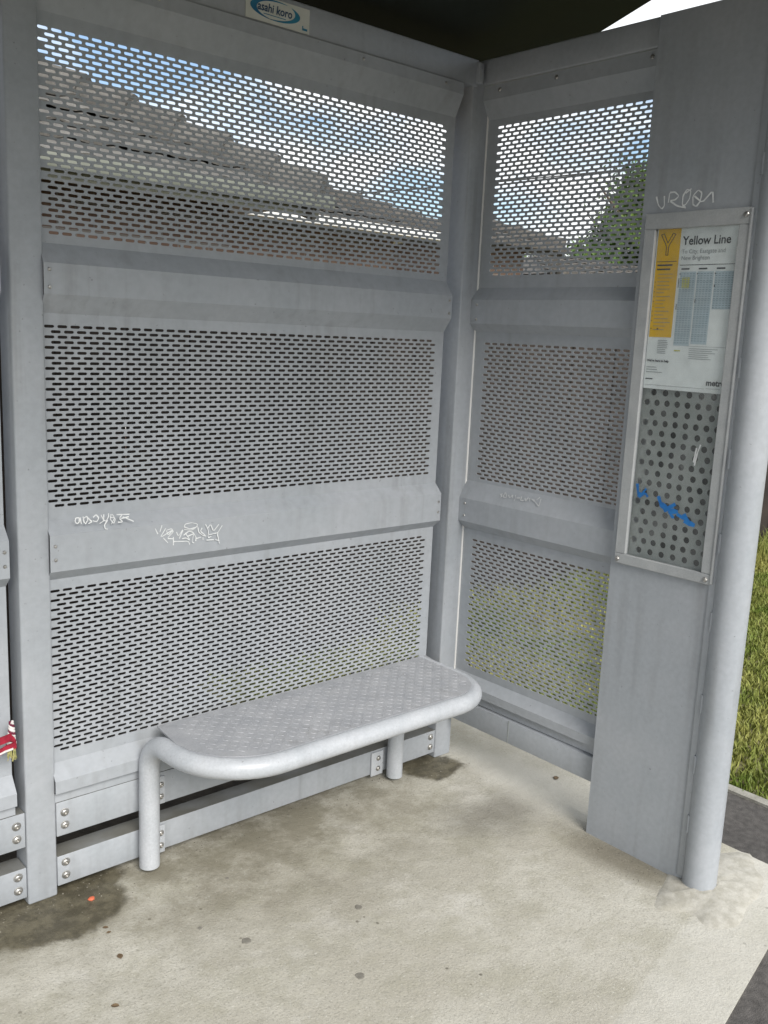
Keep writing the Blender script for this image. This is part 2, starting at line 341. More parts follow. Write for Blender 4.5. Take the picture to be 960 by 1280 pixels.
# ------------------------------------------------------------------ the ground
SLAB_R = 2.758
def sheet(name, poly, z, thick, mat):
    bm = bmesh.new(); f = bm.faces.new([bm.verts.new((x, y, z)) for x, y in poly])
    r = bmesh.ops.extrude_face_region(bm, geom=[f]); 
    for v in r['geom']:
        if isinstance(v, bmesh.types.BMVert): v.co.z -= thick
    o = from_bm(name, bm, mat); o['kind'] = 'structure'; return o
fy = lambda x: .92+(x-1.984)*.2104
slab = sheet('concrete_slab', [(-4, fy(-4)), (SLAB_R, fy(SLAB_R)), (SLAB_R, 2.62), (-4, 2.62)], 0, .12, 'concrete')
sheet('asphalt_path', [(-30,-30), (3.122,-30), (3.122,3.3), (2.70,3.3), (2.70,2.5), (-30,2.5)], -.006, .02, 'asphalt')
sheet('path_edging', [(3.122,-30), (3.165,-30), (3.165,3.3), (3.122,3.3)], .004, .1, 'kerb')
ground = sheet('ground', [(-400,-400), (400,-400), (400,400), (-400,400)], -.03, .2, 'soil')
M['dark_ground'] = noise_mat('dark_brown_ground', (.018,.015,.011), (.05,.042,.032), .95, 18, 8, bump=.9, bscale=60, fine=.3)
sheet('dark_ground_strip', [(-30,2.5),(2.2,2.5),(2.05,3.6),(-30,3.6)], -.014, .01, 'dark_ground')  # darker ground sheet between back wall and fence
# lawn surface slightly above the ground sheet, with blades
def lawn(name, rects, n, hmin, hmax):
    area = [(x1-x0)*(y1-y0) for x0,x1,y0,y1 in rects]; V = []; F = []
    tot = sum(area)
    for (x0,x1,y0,y1), a in zip(rects, area):
        k = int(n*a/tot); bx = rng.uniform(x0,x1,k); by = rng.uniform(y0,y1,k); ang = rng.uniform(0,2*PI,k); h = rng.uniform(hmin,hmax,k); ln = rng.uniform(.1,.9,k)*h; wd = rng.uniform(.003,.006,k); la = rng.uniform(0,2*PI,k)
        patch = .55+.45*np.sin(bx*3.1+by*1.7)*np.sin(by*2.3-bx*1.1); h = h*(.6+.6*patch)
        dx, dy = np.cos(ang)*wd, np.sin(ang)*wd; tx, ty = np.cos(la)*ln, np.sin(la)*ln
        v = np.empty((k,5,3)); v[:,0] = np.c_[bx-dx,by-dy,np.full(k,-.03)]; v[:,1] = np.c_[bx+dx,by+dy,np.full(k,-.03)]
        v[:,2] = np.c_[bx+dx*.7+tx*.45,by+dy*.7+ty*.45,-.03+h*.62]; v[:,3] = np.c_[bx-dx*.7+tx*.45,by-dy*.7+ty*.45,-.03+h*.62]; v[:,4] = np.c_[bx+tx,by+ty,-.03+h]
        o = len(V); V += v.reshape(-1,3).tolist(); idx = o+np.arange(k)*5
        F += np.c_[idx,idx+1,idx+2,idx+3].tolist(); F += np.c_[idx+3,idx+2,idx+4].tolist()
    o = mesh_obj(name, V, F, 'grass'); o['kind'] = 'stuff'; o['label'] = 'short green and straw coloured grass beyond the asphalt path'; o['category'] = 'grass'; return o
lawn('grass', [(3.165,9.0,.2,3.6)], 150000, .018, .05)
lawn('fence_weeds', [(3.2,9.5,3.30,3.6)], 5000, .06, .26)['label'] = 'straggly taller weeds along the foot of the fence'
lawn('rough_grass', [(2.15,3.6,2.66,3.6)], 5000, .03, .10)['label'] = 'thin rough grass between the shelter wall and the fence'

# ------------------------------------------------------------------ bus shelter
SH = thing('bus_shelter', 'grey painted steel bus shelter with slotted wall panels and dark roof', 'bus shelter', (1.7, 2.37, 0))
PY = 2.374           # front of the posts
YB, XS = 2.394, 2.505   # recessed planes of back and side panels
def post(x0, x1, y0, y1, z1):
    return put(box('post', x0, x1, y0, y1, -.0, z1, 'paint', None, .006, 3), SH)
post(.857, .940, PY, PY+.085, 2.426)
post(2.420, 2.5035, PY, PY+.085, 2.510)
post(-.725, -.642, PY, PY+.085, 2.426)

def panel_mesh(L, u0, u1, ncol, zones, bands, ztop, zbot, hl, hh, t=.0025, prot=.033):
    """pressed sheet: perforated recessed zones between raised solid bands. local: x along, -y towards viewer, z up"""
    V = []; F = []
    p = (u1-u0)/(ncol+.5-(1-hl[1]))  if False else (u1-u0)/(ncol+.5)
    def quad(a, b, c, d): 
        n = len(V); V.extend([a, b, c, d]); F.append((n, n+1, n+2, n+3))
    def flat(xa, xb, za, zb):
        quad((xa,0,za),(xb,0,za),(xb,0,zb),(xa,0,zb)); quad((xa,t,za),(xa,t,zb),(xb,t,zb),(xb,t,za))
    cs = [math.cos(a) for a in (-PI/2,-PI/4,0,PI/4,PI/2)]; sn = [math.sin(a) for a in (-PI/2,-PI/4,0,PI/4,PI/2)]
    for za, zb, nrow in zones:
        dz = (zb-za)/nrow; l2 = p*hl/2; h2 = dz*hh/2
        for r in range(nrow):
            z0 = za+r*dz; z1 = z0+dz; zc = (z0+z1)/2; off = 0 if (r % 2) == ((nrow-1) % 2) else .5*p
            flat(0, u0+off, z0, z1); flat(u0+off+ncol*p, L, z0, z1)
            for c in range(ncol):
                xa = u0+off+c*p; xb = xa+p; xc = (xa+xb)/2; e = l2-h2
                ins = [(xc+e+h2*k, zc+h2*s) for k, s in zip(cs, sn)]+[(xc-e-h2*k, zc-h2*s) for k, s in zip(cs, sn)]
                out = [(xc+e,z0),(xb,z0),(xb,zc),(xb,z1),(xc+e,z1),(xc-e,z1),(xa,z1),(xa,zc),(xa,z0),(xc-e,z0)]
                n = len(V)
                V.extend([(x,0,z) for x, z in ins]); V.extend([(x,0,z) for x, z in out]); V.extend([(x,t,z) for x, z in ins]); V.extend([(x,t,z) for x, z in out])
                for i in range(10):
                    j = (i+1) % 10
                    F.append((n+10+i,n+10+j,n+j,n+i)); F.append((n+30+j,n+30+i,n+20+i,n+20+j)); F.append((n+i,n+j,n+20+j,n+20+i))
    def profile(pts):
        for (ya, za), (yb, zb) in zip(pts[:-1], pts[1:]):
            quad((0,ya,za),(L,ya,za),(L,yb,zb),(0,yb,zb)); quad((0,ya+t,za),(0,yb+t,zb),(L,yb+t,zb),(L,ya+t,za))
            quad((0,ya,za),(0,yb,zb),(0,yb+t,zb),(0,ya+t,za)); quad((L,ya,za),(L,ya+t,za),(L,yb+t,zb),(L,yb,zb))
    zs = sorted(zones)
    profile([(.028,zbot), (-prot+.016,zbot),(-prot+.016,bands[0][0]),(-prot,bands[0][0]),(-prot,bands[0][1]),(0,bands[0][2]),(0,zs[0][0])])
    for i, (a, b, c, d) in enumerate(bands[1:-1]):
        profile([(0,zs[i][1]),(0,a),(-prot,b),(-prot,c),(0,d),(0,zs[i+1][0])])
    a, b = bands[-1]
    profile([(0,zs[-1][1]),(0,a),(-prot,b),(-prot,ztop)])
    return V, F
dzB = .0132
zonesB = [(.420,.888,36),(1.107,1.585,36),(1.802,2.290,36)]
bandsB = [(.313,.349,.391),(.914,.943,1.041,1.076),(1.611,1.658,1.734,1.783),(2.320,2.388)]
V, F = panel_mesh(2.364-.9355, .0065, .0065+40.5*.0343, 40, zonesB, bandsB, 2.424, .281, .78, .57)
me = bpy.data.meshes.new('wall_panel'); me.from_pydata(V, [], F); me.materials.append(M['perf'])
def inst(name, me, loc, parent, rz=0):
    o = bpy.data.objects.new(name, me); C.objects.link(o); o.location = loc; o.rotation_euler = (0,0,rz); return put(o, parent)
panelB = inst('wall_panel', me, (.9355, YB, 0), SH)
panelL = inst('wall_panel', me, (.830-1.4285, YB, 0), SH)
zonesS = [(.376,.869,36),(1.089,1.584,36),(1.809,2.310,36)]
bandsS = [(.287,.318,.350),(.901,.933,1.018,1.080),(1.617,1.645,1.727,1.770),(2.331,2.388)]
V, F = panel_mesh(.705, .0465, .0465+18.5*.0343, 18, zonesS, bandsS, 2.434, .253, .78, .57)
me2 = bpy.data.meshes.new('side_wall_panel'); me2.from_pydata(V, [], F); me2.materials.append(M['perf'])
panelS = inst('wall_panel', me2, (XS, 2.378, 0), SH, -PI/2)

# bolts (domed head with socket)
def lathe(prof, n=16):
    V = []; F = []
    for r, h in prof:
        for k in range(n):
            a = 2*PI*k/n; V.append((r*math.cos(a), -h, r*math.sin(a)))
    for i in range(len(prof)-1):
        for k in range(n):
            a, b = i*n+k, i*n+(k+1) % n; F.append((a, b, b+n, a+n))
    F.append(tuple(range((len(prof)-1)*n, len(prof)*n)))
    return V, F
bV, bF = lathe([(.0125,-.001),(.0125,.0012),(.0108,.0018),(.0105,.0035),(.0088,.0062),(.0056,.0078),(.0046,.0078),(.0044,.0035),(.0001,.0032)])
bolt_me = bpy.data.meshes.new('bolt'); bolt_me.from_pydata(bV, [], bF); bolt_me.materials.append(M['galv']); bolt_me.polygons.foreach_set('use_smooth', [True]*len(bolt_me.polygons)); bolt_me.set_sharp_from_angle(angle=math.radians(40))
sV, sF = lathe([(.005,-.001),(.005,.001),(.0035,.003),(.0014,.0034),(.0013,.002),(.0001,.002)], 10)
screw_me = bpy.data.meshes.new('screw'); screw_me.from_pydata(sV, [], sF); screw_me.materials.append(M['galv'])
def bolt(loc, parent, rz=0, me=bolt_me, name='bolt', s=1):
    o = bpy.data.objects.new(name, me); C.objects.link(o); o.location = loc; o.rotation_euler = (0,random.random()*2,rz) if rz == 0 else (0,0,rz); o.scale = (s,s,s); put(o, parent); return o

def rails(x0, x1):
    # upper: channel with closed front; lower: box section with visible top
    up = put(box('rail', x0, x1, PY+.003, PY+.045, .176, .279, 'railpaint', None, .003), SH)
    lo = put(box('rail', x0, x1, PY+.003, PY+.070, .025, .116, 'railpaint', None, .003), SH)
    for r, zz in ((up, (.208,.246)), (lo, (.054,.094))):
        for xb in (x0+.024, x1-.024):
            for z in zz: bolt((xb, PY+.003, z), r)
rails(.9415, 2.4185); rails(-.6405, .8555)
srail = put(box('rail', 2.474, 2.53, 1.66, 2.368, .163, .250, 'paint', None, .003), SH)
box('rail_splice', 2.4725, 2.476, 2.063, 2.066, .165, .249, 'inner', None, 0); put(bpy.context.scene.objects['rail_splice'], srail)
# panel fixing screws along band ends
for pnl, xs in ((panelB, (.9495, 2.352)), (panelL, (-.582, .818))):
    for x in xs:
        for z in (.975, 1.012, 1.675, 1.718): bolt((x, YB-.033, z), pnl, me=screw_me, name='screw')
for z in (.955, 1.0, 1.66, 1.71): bolt((XS-.033, 2.345, z), panelS, -PI/2, screw_me, 'screw')

put(box('slit_light_strip', 2.4975, 2.5045, 2.3715, 2.3770, .30, 2.43, 'white', None, .0008), SH)  # added white strip, stands in for light in the corner slit
# beams on top of the walls
beamB = put(box('roof_beam', -.80, 2.44, 2.368, 2.45, 2.427, 2.512, 'paint', None, .006, 3), SH)
beamS = put(box('roof_beam', 2.464, 2.545, 1.676, 2.40, 2.436, 2.518, 'paint', None, .006, 3), SH)
for x in (.3, 1.25, 1.93, 2.28): bolt((x, YB-.033, 2.408), panelB if x > .9 else panelL, me=screw_me, name='screw')
for y in (2.30, 2.06, 1.71): bolt((XS-.033, y, 2.415), panelS, -PI/2, screw_me, 'screw', 1.4)
put(box('beam_bracket', 2.425, 2.446, 2.352, 2.3735, 2.435, 2.50, 'paint', None, .002), SH)

# roof: rises from the back; unseen front droop and left run added for shade
RS = .300; RY, RZ = 2.147, 2.673; RX0, RX1 = -3.2, 2.85; RYB, RYF = 2.80, .35
rz_ = lambda y: RZ+(RY-y)*RS
RP = [(2.80,rz_(2.80)),(1.95,rz_(1.95)),(1.72,2.793),(1.45,2.825),(1.15,2.815),(.85,2.72),(.58,2.575)]
V = []; F = []; n_ = len(RP)
for dz in (0, .035):
    for x in (RX0, RX1):
        for y, z in RP: V.append((x, y, z+dz))
for i in range(n_-1):
    F += [(i, n_+i, n_+i+1, i+1), (2*n_+i, 2*n_+i+1, 3*n_+i+1, 3*n_+i), (i, i+1, 2*n_+i+1, 2*n_+i), (n_+i, 3*n_+i, 3*n_+i+1, n_+i+1)]
F += [(0, 2*n_, 3*n_, n_), (n_-1, 2*n_-1, 4*n_-1, 3*n_-1)]
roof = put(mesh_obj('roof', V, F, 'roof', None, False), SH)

# info pillar: a hollow folded-steel leaf with a window for the timetable case
PX, PY0, PY1, PZ = 2.446, 1.677, 1.322, 2.513
OY0, OY1, OZ0, OZ1 = 1.622, 1.358, .955, 1.930
bm = bmesh.new()
th = .004
for (ya, yb, za, zb) in ((PY1,PY0,0,OZ0),(PY1,PY0,OZ1,PZ),(OY0,PY0,OZ0,OZ1),(PY1,OY1,OZ0,OZ1)):
    bm_box(bm, PX, PX+th, ya, yb, za, zb)
bm_box(bm, PX+th, 2.545, PY0-.003, PY0, 0, PZ); bm_box(bm, PX+th, 2.545, PY1, PY1+.003, 0, PZ)
bm_box(bm, 2.545, 2.548, PY1, PY0, 0, PZ); bm_box(bm, PX+th, 2.545, PY1+.003, PY0-.003, PZ-.003, PZ)
pillar = put(from_bm('info_pillar', bm, 'paint'), SH)
pole = put(tube('front_pole', [(2.470,1.277,-.0),(2.470,1.277,1.),(2.470,1.277,2.0),(2.470,1.277,2.815)], .050, 'paint', None, 40), SH)
put(box('hinge_strip', 2.440, 2.4455, 1.314, 1.336, .02, 2.46, 'paint', None, .0015), pillar)
for z in (.17, .36, .55, .80, 1.03, 1.27, 1.52, 1.78, 2.05, 2.3):
    put(tube('hinge_knuckle', [(2.438,1.3135,z),(2.438,1.3135,z+.055)], .006, 'paint', None, 10), pillar)

# ------------------------------------------------------------------ writing scratched on the steel
def photo_strokes(sets, ox, oy, k): return [[(ox+x*k, oy+y*k) for x, y in s] for s in sets]
def tagged(name, strokes, ax, val, width, mat, parent, off, label, jitter=.7, surf=None):
    # strokes in photo pixels -> surface (2-D) -> ribbon
    V = []; F = []
    for i, st in enumerate(strokes):
        cnt = [0]
        def dep(): cnt[0] += 1; return off+i*.00022+cnt[0]*.000008      # every stroke lies a hair above the one before
        if ax == 1:
            P2 = [(lambda q: (q[0], q[2]))(on(u, v, 1, val)) for u, v in st]; tw = lambda p: (p[0], val-dep(), p[1])
        else:
            P2 = [(lambda q: (-q[1], q[2]))(on(u, v, 0, val)) for u, v in st]; tw = lambda p: ((surf(p[1]) if surf else val)-dep(), -p[0], p[1])
        v_, f_ = ribbon([P2], width, tw, jitter); n = len(V); V += v_; F += [tuple(j+n for j in g) for g in f_]
    o = put(mesh_obj(name, V, F, mat), parent); o['label'] = label; return o
k = 100/960
t1 = photo_strokes([
 [(140,165),(130,205),(150,238),(180,220),(180,165),(145,165)], [(190,160),(205,240)], [(225,150),(245,235),(225,180),(270,140),(285,190),(250,240)], [(262,145),(300,180),(330,210),(290,235)],
 [(345,160),(380,125),(415,165),(390,210),(340,200)], [(440,130),(470,190),(500,205),(530,150),(530,110)], [(520,190),(480,250),(490,295),(520,300)], [(560,120),(550,180),(590,235),(610,180),(575,120)],
 [(625,125),(780,120)], [(690,125),(660,170),(700,215),(640,215)], [(680,170),(770,150)], [(700,150),(830,205)], [(470,120),(470,200),(420,230)], [(545,160),(600,160),(560,240)] ], 80, 630, k)
tagged('graffiti_tag', t1, 1, YB-.033, .0028, 'tag', panelB, .0012, 'small white marker scrawl')
t2 = photo_strokes([
 [(85,150),(115,215)], [(165,110),(140,190)], [(210,145),(140,262),(300,160),(240,230),(215,170),(280,150),(300,190),(225,268),(300,272)], [(180,262),(235,320)], [(300,250),(300,350)], [(300,305),(480,300),(495,340)],
 [(335,190),(360,240),(420,150),(370,270)], [(430,130),(440,95),(520,78),(590,95),(575,130),(500,155),(430,130)], [(430,160),(520,170),(590,120)], [(420,230),(480,180),(530,190),(570,250),(565,300)],
 [(440,200),(500,290),(450,260),(400,270)], [(470,240),(540,210),(520,310),(545,320)], [(590,130),(600,190),(650,230),(690,240)], [(640,140),(620,180),(680,230)], [(560,270),(630,250)], [(650,250),(650,285)],
 [(680,95),(715,170),(710,260),(750,240)], [(700,150),(740,95),(775,180),(840,95)], [(880,110),(820,205),(845,325)], [(690,285),(780,280)], [(720,220),(790,205),(830,195)], [(795,280),(845,290)] ], 185, 645, k)
tagged('graffiti_tag', t2, 1, YB-.033, .0028, 'tag', panelB, .0012, 'larger tangled white marker scrawl')
k = 120/960
t3 = photo_strokes([[(200,140),(225,165)], [(215,130),(215,175)], [(240,125),(235,170),(270,175),(255,140),(240,125)], [(280,150),(300,180),(320,150),(325,180)], [(345,150),(355,185),(350,210)], [(365,180),(400,180)],
 [(410,165),(410,205),(440,205)], [(445,180),(460,215),(480,170),(455,200)], [(490,180),(500,215)], [(510,190),(550,215),(530,190)], [(540,205),(595,258)], [(600,190),(600,260)], [(560,200),(585,175)]], 600, 600, k)
tagged('graffiti_tag', t3, 0, XS-.017, .0036, 'tagfaint', panelS, .0022, 'faint white marker scrawl', surf=lambda z: XS-.033*min(1, max(0, (1.080-z)/.062)))
k = 160/960
t4 = photo_strokes([[(125,155),(140,220),(165,248),(185,225),(185,150)], [(215,200),(225,125),(265,120),(295,150),(265,180),(225,185),(280,225),(345,240)], [(345,240),(320,215),(325,150),(355,100),(385,110),(375,170),(345,215),(320,225)], [(345,130),(390,95)],
 [(400,215),(400,150),(440,105),(468,125),(455,190),(425,230),(400,215)], [(410,150),(470,200),(550,110),(552,200)]], 800, 220, k)
tagged('graffiti_tag', t4, 0, PX, .0042, 'tag', pillar, .0012, 'thin grey-white scrawled tag above the timetable case')

# sticker on the back beam
sx0, sx1, sz0, sz1 = 1.512, 1.728, 2.431, 2.497
SY = 2.368-.0016
stk = put(mesh_obj('sticker', [(sx0,SY,sz0),(sx1,SY,sz0),(sx1,SY,sz1),(sx0,SY,sz1),(sx0,SY+.0012,sz0),(sx1,SY+.0012,sz0),(sx1,SY+.0012,sz1),(sx0,SY+.0012,sz1)], [(0,1,2,3),(0,4,5,1),(1,5,6,2),(2,6,7,3),(3,7,4,0)], 'stick'), SH)
stk['label'] = 'white rectangular sticker with a blue swoosh oval'
tw = lambda p, o=.0008: (p[0], SY-o, p[1])
cxs, czs = sx0+.098, (sz0+sz1)/2+.003
def swoosh(a0, a1, wmax, n=26):
    V = []; F = []
    for i in range(n+1):
        f = i/n; a = a0+(a1-a0)*f; ww = wmax*math.sin(PI*min(1, max(0, f)))**.7+.0006
        for s in (1, 0):
            rx, rz2 = .084-s*ww*1.5, .0265-s*ww*.42
            V.append(tw((cxs+rx*math.cos(a), czs+rz2*math.sin(a))))
    for i in range(n): F.append((2*i, 2*i+1, 2*i+3, 2*i+2))
    return V, F
f = Flat(); f.add(swoosh(math.radians(60), math.radians(262), .014)); f.add(swoosh(math.radians(-110), math.radians(50), .013)); f.build('swoosh', 'stickblue', stk)
f = Flat(); f.add(text_mesh('asahi koro', .0315, lambda p: tw((sx0+.037+p[0], czs-.008+p[1]), .0011), shear=.15, bold=.0006, cx=.88)); f.build('lettering', 'sticknavy', stk)
f = Flat(); f.rect(tw, cxs-.04, cxs+.035, czs-.0155, czs-.0135); f.rect(tw, sx0+.19, sx0+.208, sz0+.007, sz0+.013); f.rect(tw, sx0+.19, sx0+.194, sz0+.013, sz0+.019); f.build('small_print', 'stickblue', stk)

# ------------------------------------------------------------------ timetable case and poster
CASE = thing('display_case', 'shallow aluminium framed timetable case on the grey pillar, blue paint on its glass', 'display case', (PX, 1.49, .93))
bm = bmesh.new(); FX = PX-.013
for (ya, yb, za, zb) in ((1.331,1.657,.931,.962),(1.331,1.657,1.927,1.971),(1.620,1.657,.9625,1.9265),(1.331,1.362,.9625,1.9265)):
    bm_box(bm, FX, PX-.0005, ya, yb, za, zb, .0018, 1)
put(from_bm('frame', bm, 'alu', None, True), CASE)
put(box('hinge_edge', FX-.003, PX-.001, 1.3245, 1.3308, .935, 1.968, 'alu', None, .001), CASE)
for y, z in ((1.343,1.952), (1.346,.945), (1.646,.945)): bolt((FX, y, z), CASE, -PI/2, screw_me, 'screw', 1.6)
# perforated backing sheet
def hole_sheet():
    V = []; F = []; y0, y1 = OY0+.006, OY1-.006; W = y0-y1; X = PX+.010; zt, zb = 1.476, .957; rows = 17; dz = (zt-zb)/(rows+.3)
    def q(*p): n = len(V); V.extend(p); F.append((n,n+1,n+2,n+3))
    q((X,y0,zb),(X,y1,zb),(X,y1,zb+.3*dz),(X,y0,zb+.3*dz))
    n_ = 12; r = .0097
    for i in range(rows):
        z1 = zt-i*dz; z0 = z1-dz; zc = (z0+z1)/2; nc = 6 if i % 2 == 0 else 8
        mg = W*.075 if nc == 6 else W*.012; cw = (W-2*mg)/nc
        for a, b in ((0,mg),(W-mg,W)): q((X,y0-a,z0),(X,y0-b,z0),(X,y0-b,z1),(X,y0-a,z1))
        for c in range(nc):
            a = mg+c*cw; b = a+cw; m_ = (a+b)/2
            ins = []; out = []
            for k_ in range(n_):
                t = 2*PI*k_/n_+PI/4; ins.append((m_+r*math.cos(t), zc+r*math.sin(t)))
                ct, st = math.cos(t), math.sin(t); s = 1/max(abs(ct), abs(st)); out.append((m_+ct*s*cw/2, zc+st*s*dz/2))
            n = len(V); V.extend([(X,y0-u,z) for u, z in ins]); V.extend([(X,y0-u,z) for u, z in out]); V.extend([(X+.002,y0-u,z) for u, z in ins])
            for k_ in range(n_):
                j = (k_+1) % n_; F.append((n+k_,n+n_+k_,n+n_+j,n+j)); F.append((n+k_,n+j,n+2*n_+j,n+2*n_+k_))
    return V, F
put(mesh_obj('perforated_back', *hole_sheet(), 'inner'), CASE)
put(box('rear_cover', PX+.088, PX+.092, OY1-.02, OY0+.02, .94, 1.95, 'dark', None, 0), CASE)
glass = put(box('glass', PX-.004, PX-.001, OY1+.0005, OY0-.0005, OZ0+.0005, OZ1-.0005, 'acrylic', None, 0), CASE)
k = 120/960
gb = photo_strokes([[(135,195),(140,250),(145,330)], [(140,290),(180,300),(225,245)], [(150,325),(215,290),(240,330)]], 780, 580, k)
gw = photo_strokes([[(345,320),(370,400),(420,440),(480,470),(540,480)], [(400,470),(450,440),(515,400)], [(450,470),(480,520),(500,540)], [(530,500),(600,545)], [(600,500),(620,550),(650,590),(710,615)], [(610,560),(660,610)]], 780, 580, k)
tagged('graffiti_tag', gb, 0, PX-.004, .0090, 'blue', CASE, .0008, 'blue paint scribble', .9)
tagged('graffiti_tag', gw, 0, PX-.004, .0125, 'blue', CASE, .0008, 'long blue paint smear', .9)
tagged('scratch', [[(876,556),(872,566),(868,582)], [(871,560),(867,578)]], 0, PX-.004, .004, 'tagfaint', CASE, .0008, 'pale scratch on the glass')

POSTER = thing('timetable_poster', 'white and yellow bus timetable poster headed Yellow Line behind the case glass', 'poster', (PX+.004, 1.49, 1.472))
px_ = PX+.0015
def pw(p, o=0): return (px_-o, OY0-.001-p[0], 1.472+p[1])     # p: from lower left, metres. width .262 height .457
PW, PH = .262, .457
put(box('sheet', px_, px_+.0012, OY0-.001-PW, OY0-.001, 1.472, 1.472+PH, 'paper', None, 0), POSTER)
f = Flat(); f.rect(lambda p: pw(p, .0006), .004, .078, .150, PH-.002); f.build('yellow_panel', 'yellow', POSTER)
T = lambda o: (lambda p: pw(p, o))
# the outlined Y
f = Flat(); t_ = T(.0012)
yc, yb_ = .038, PH-.075
for s in (-1, 1):
    for g in (-.0034, .0034):
        st = [(yc+g, yb_), (yc+g, yb_+.026+(-.001 if g*s > 0 else .005)), (yc+s*.021+g*.9, yb_+.058)]
        if g*s < 0: st = [(yc+g*.2, yb_+.0305), (yc+s*.0155+g*.35, yb_+.0595)] if False else [(yc, yb_+.034), (yc+s*.0145, yb_+.060)]
        f.add(ribbon([st], .0022, t_))
f.add(ribbon([[(yc-.0034,yb_),(yc+.0034,yb_)],[(yc-.0235,yb_+.0575),(yc-.0140,yb_+.0605)],[(yc+.0235,yb_+.0575),(yc+.0140,yb_+.0605)]], .0018, t_))
f.rect(t_, .008, .072, PH-.0935, PH-.0918)
for i, L_ in enumerate((.05, .044)): f.rect(t_, .010, .010+L_, PH-.105-i*.0115, PH-.1005-i*.0115)
for i in range(9):
    z = PH-.150-i*.0138; f.rect(t_, .0075, .0098, z-.0012, z+.0014)
f.rect(t_, .0075, .0105, .172, .176); f.rect(t_, .028, .033, .172, .176)
f.build('yellow_panel_print', 'ink', POSTER)
f = Flat()
for i in range(16):
    z = PH-.128-i*.0105; L_ = .025+.03*random.random(); f.rect(t_, .015, .015+L_, z-.0007, z+.0008)
f.build('stop_list', 'greyink', POSTER)
f = Flat()
f.add(text_mesh('Yellow Line', .0335, lambda p: pw((.086+p[0], PH-.048+p[1]), .0012), bold=.0006, cx=.93)); f.build('title', 'ink', POSTER)
f = Flat(); f.add(text_mesh('To City, Eastgate and', .0168, lambda p: pw((.086+p[0], PH-.072+p[1]), .0012), cx=.93)); f.add(text_mesh('New Brighton', .0168, lambda p: pw((.086+p[0], PH-.090+p[1]), .0012), cx=.93))
f.build('subtitle', 'greyink', POSTER)
f = Flat(); f.rect(t_, .084, .257, PH-.1045, PH-.1030); f.rect(t_, .084, .086, PH-.166, PH-.140)
for i, x in enumerate((.090,.145,.200)): f.rect(t_, x, x+.026, PH-.1165, PH-.1125); f.rect(t_, x-.004, x-.001, PH-.130, PH-.1265)
f.rect(t_, .197, .200, PH-.165, PH-.158); f.rect(t_, .142, .1445, PH-.208, PH-.198); f.rect(t_, .084, .0862, PH-.228, PH-.212)
f.build('table_heads', 'ink', POSTER)
f = Flat()
cols = ((.088, .138, .128), (.142, .192, .134), (.197, .256, .232))
for x0, x1, zb in cols: f.rect(T(.0006), x0, x1, zb, PH-.122)
f.build('timetable_tint', 'tablebg', POSTER)
f = Flat()
for x0, x1, zb in cols:
    z = PH-.128; i = 0
    while z > zb+.003:
        nx = int((x1-x0)/.0088)
        for c in range(nx):
            xa = x0+.001+c*(x1-x0-.001)/nx; f.rect(t_, xa, xa+.0064, z-.0011, z+.0011)
        z -= .0062; i += 1
        if i % 4 == 0: f.rect(t_, x0, x1, z+.0030, z+.0036)
f.build('timetable_figures', 'tableline', POSTER)
f = Flat(); f.rect(T(.0010), .096, .120, PH-.168, PH-.138); f.rect(t_, .092, .112, .112, .1155); f.build('highlight', 'lemon', POSTER)
f = Flat()
for i in range(8): z = .141-i*.0052; f.rect(t_, .036, .036+.026+.010*random.random(), z-.0008, z+.0008)
for i in range(6): z = .121-i*.0056; f.rect(t_, .140, .140+.06+.04*random.random(), z-.0007, z+.0007)
f.rect(t_, .132, .255, .1275, .1283)
for i, L_ in enumerate((.034,.036,.054)): z = .063-i*.0072; f.rect(t_, .006, .006+L_, z-.0008, z+.0008)
f.rect(t_, .004, .200, .0105, .0114); f.rect(t_, .205, .250, .012, .0129)
f.build('small_print', 'greyink', POSTER)
f = Flat(); f.add(text_mesh("We're here to help", .0092, lambda p: pw((.006+p[0], .079+p[1]), .0012), bold=.0004)); f.rect(t_, .006, .030, .027, .030)
f.add(text_mesh('metro', .0235, lambda p: pw((.204+p[0], .021+p[1]), .0012), bold=.0008)); f.build('footer_lettering', 'ink', POSTER)

# ------------------------------------------------------------------ bench
B = thing('bench', 'grey painted tube-edged steel bench seat with patterned plate bolted along slotted back wall', 'bench', (1.7, 2.2, 0))
TR = .030; TZ = .413; LY = 2.3385
def arc(cx, cy, r, a0, a1, n, z): return [(cx+r*math.cos(a0+(a1-a0)*i/n), cy+r*math.sin(a0+(a1-a0)*i/n), z) for i in range(n+1)]
path = [(1.204, LY, .014), (1.204, LY, .20), (1.204, LY, .33)]
for i in range(1, 9):
    a = PI/2*i/8; path.append((1.204+.006*(i/8), LY-.083*(1-math.cos(a)), .33+.083*math.sin(a)))
YF = 1.995; RC = .22
path += [(1.2105+.0, YF+RC+.015, TZ)]
path += arc(1.212+RC, YF+RC, RC, PI, 1.5*PI, 14, TZ)
RR = .165
path += arc(2.300-RR, YF+RR, RR, 1.5*PI, 2*PI, 14, TZ)
path += [(2.301, 2.27, TZ), (2.301, 2.356, TZ)]
put(tube('seat_tube', path, TR, 'bench', None, 28), B)
leg = put(tube('leg', [(2.180, LY, .014), (2.180, LY, .2), (2.180, LY, .425)], .029, 'bench', None, 28), B)
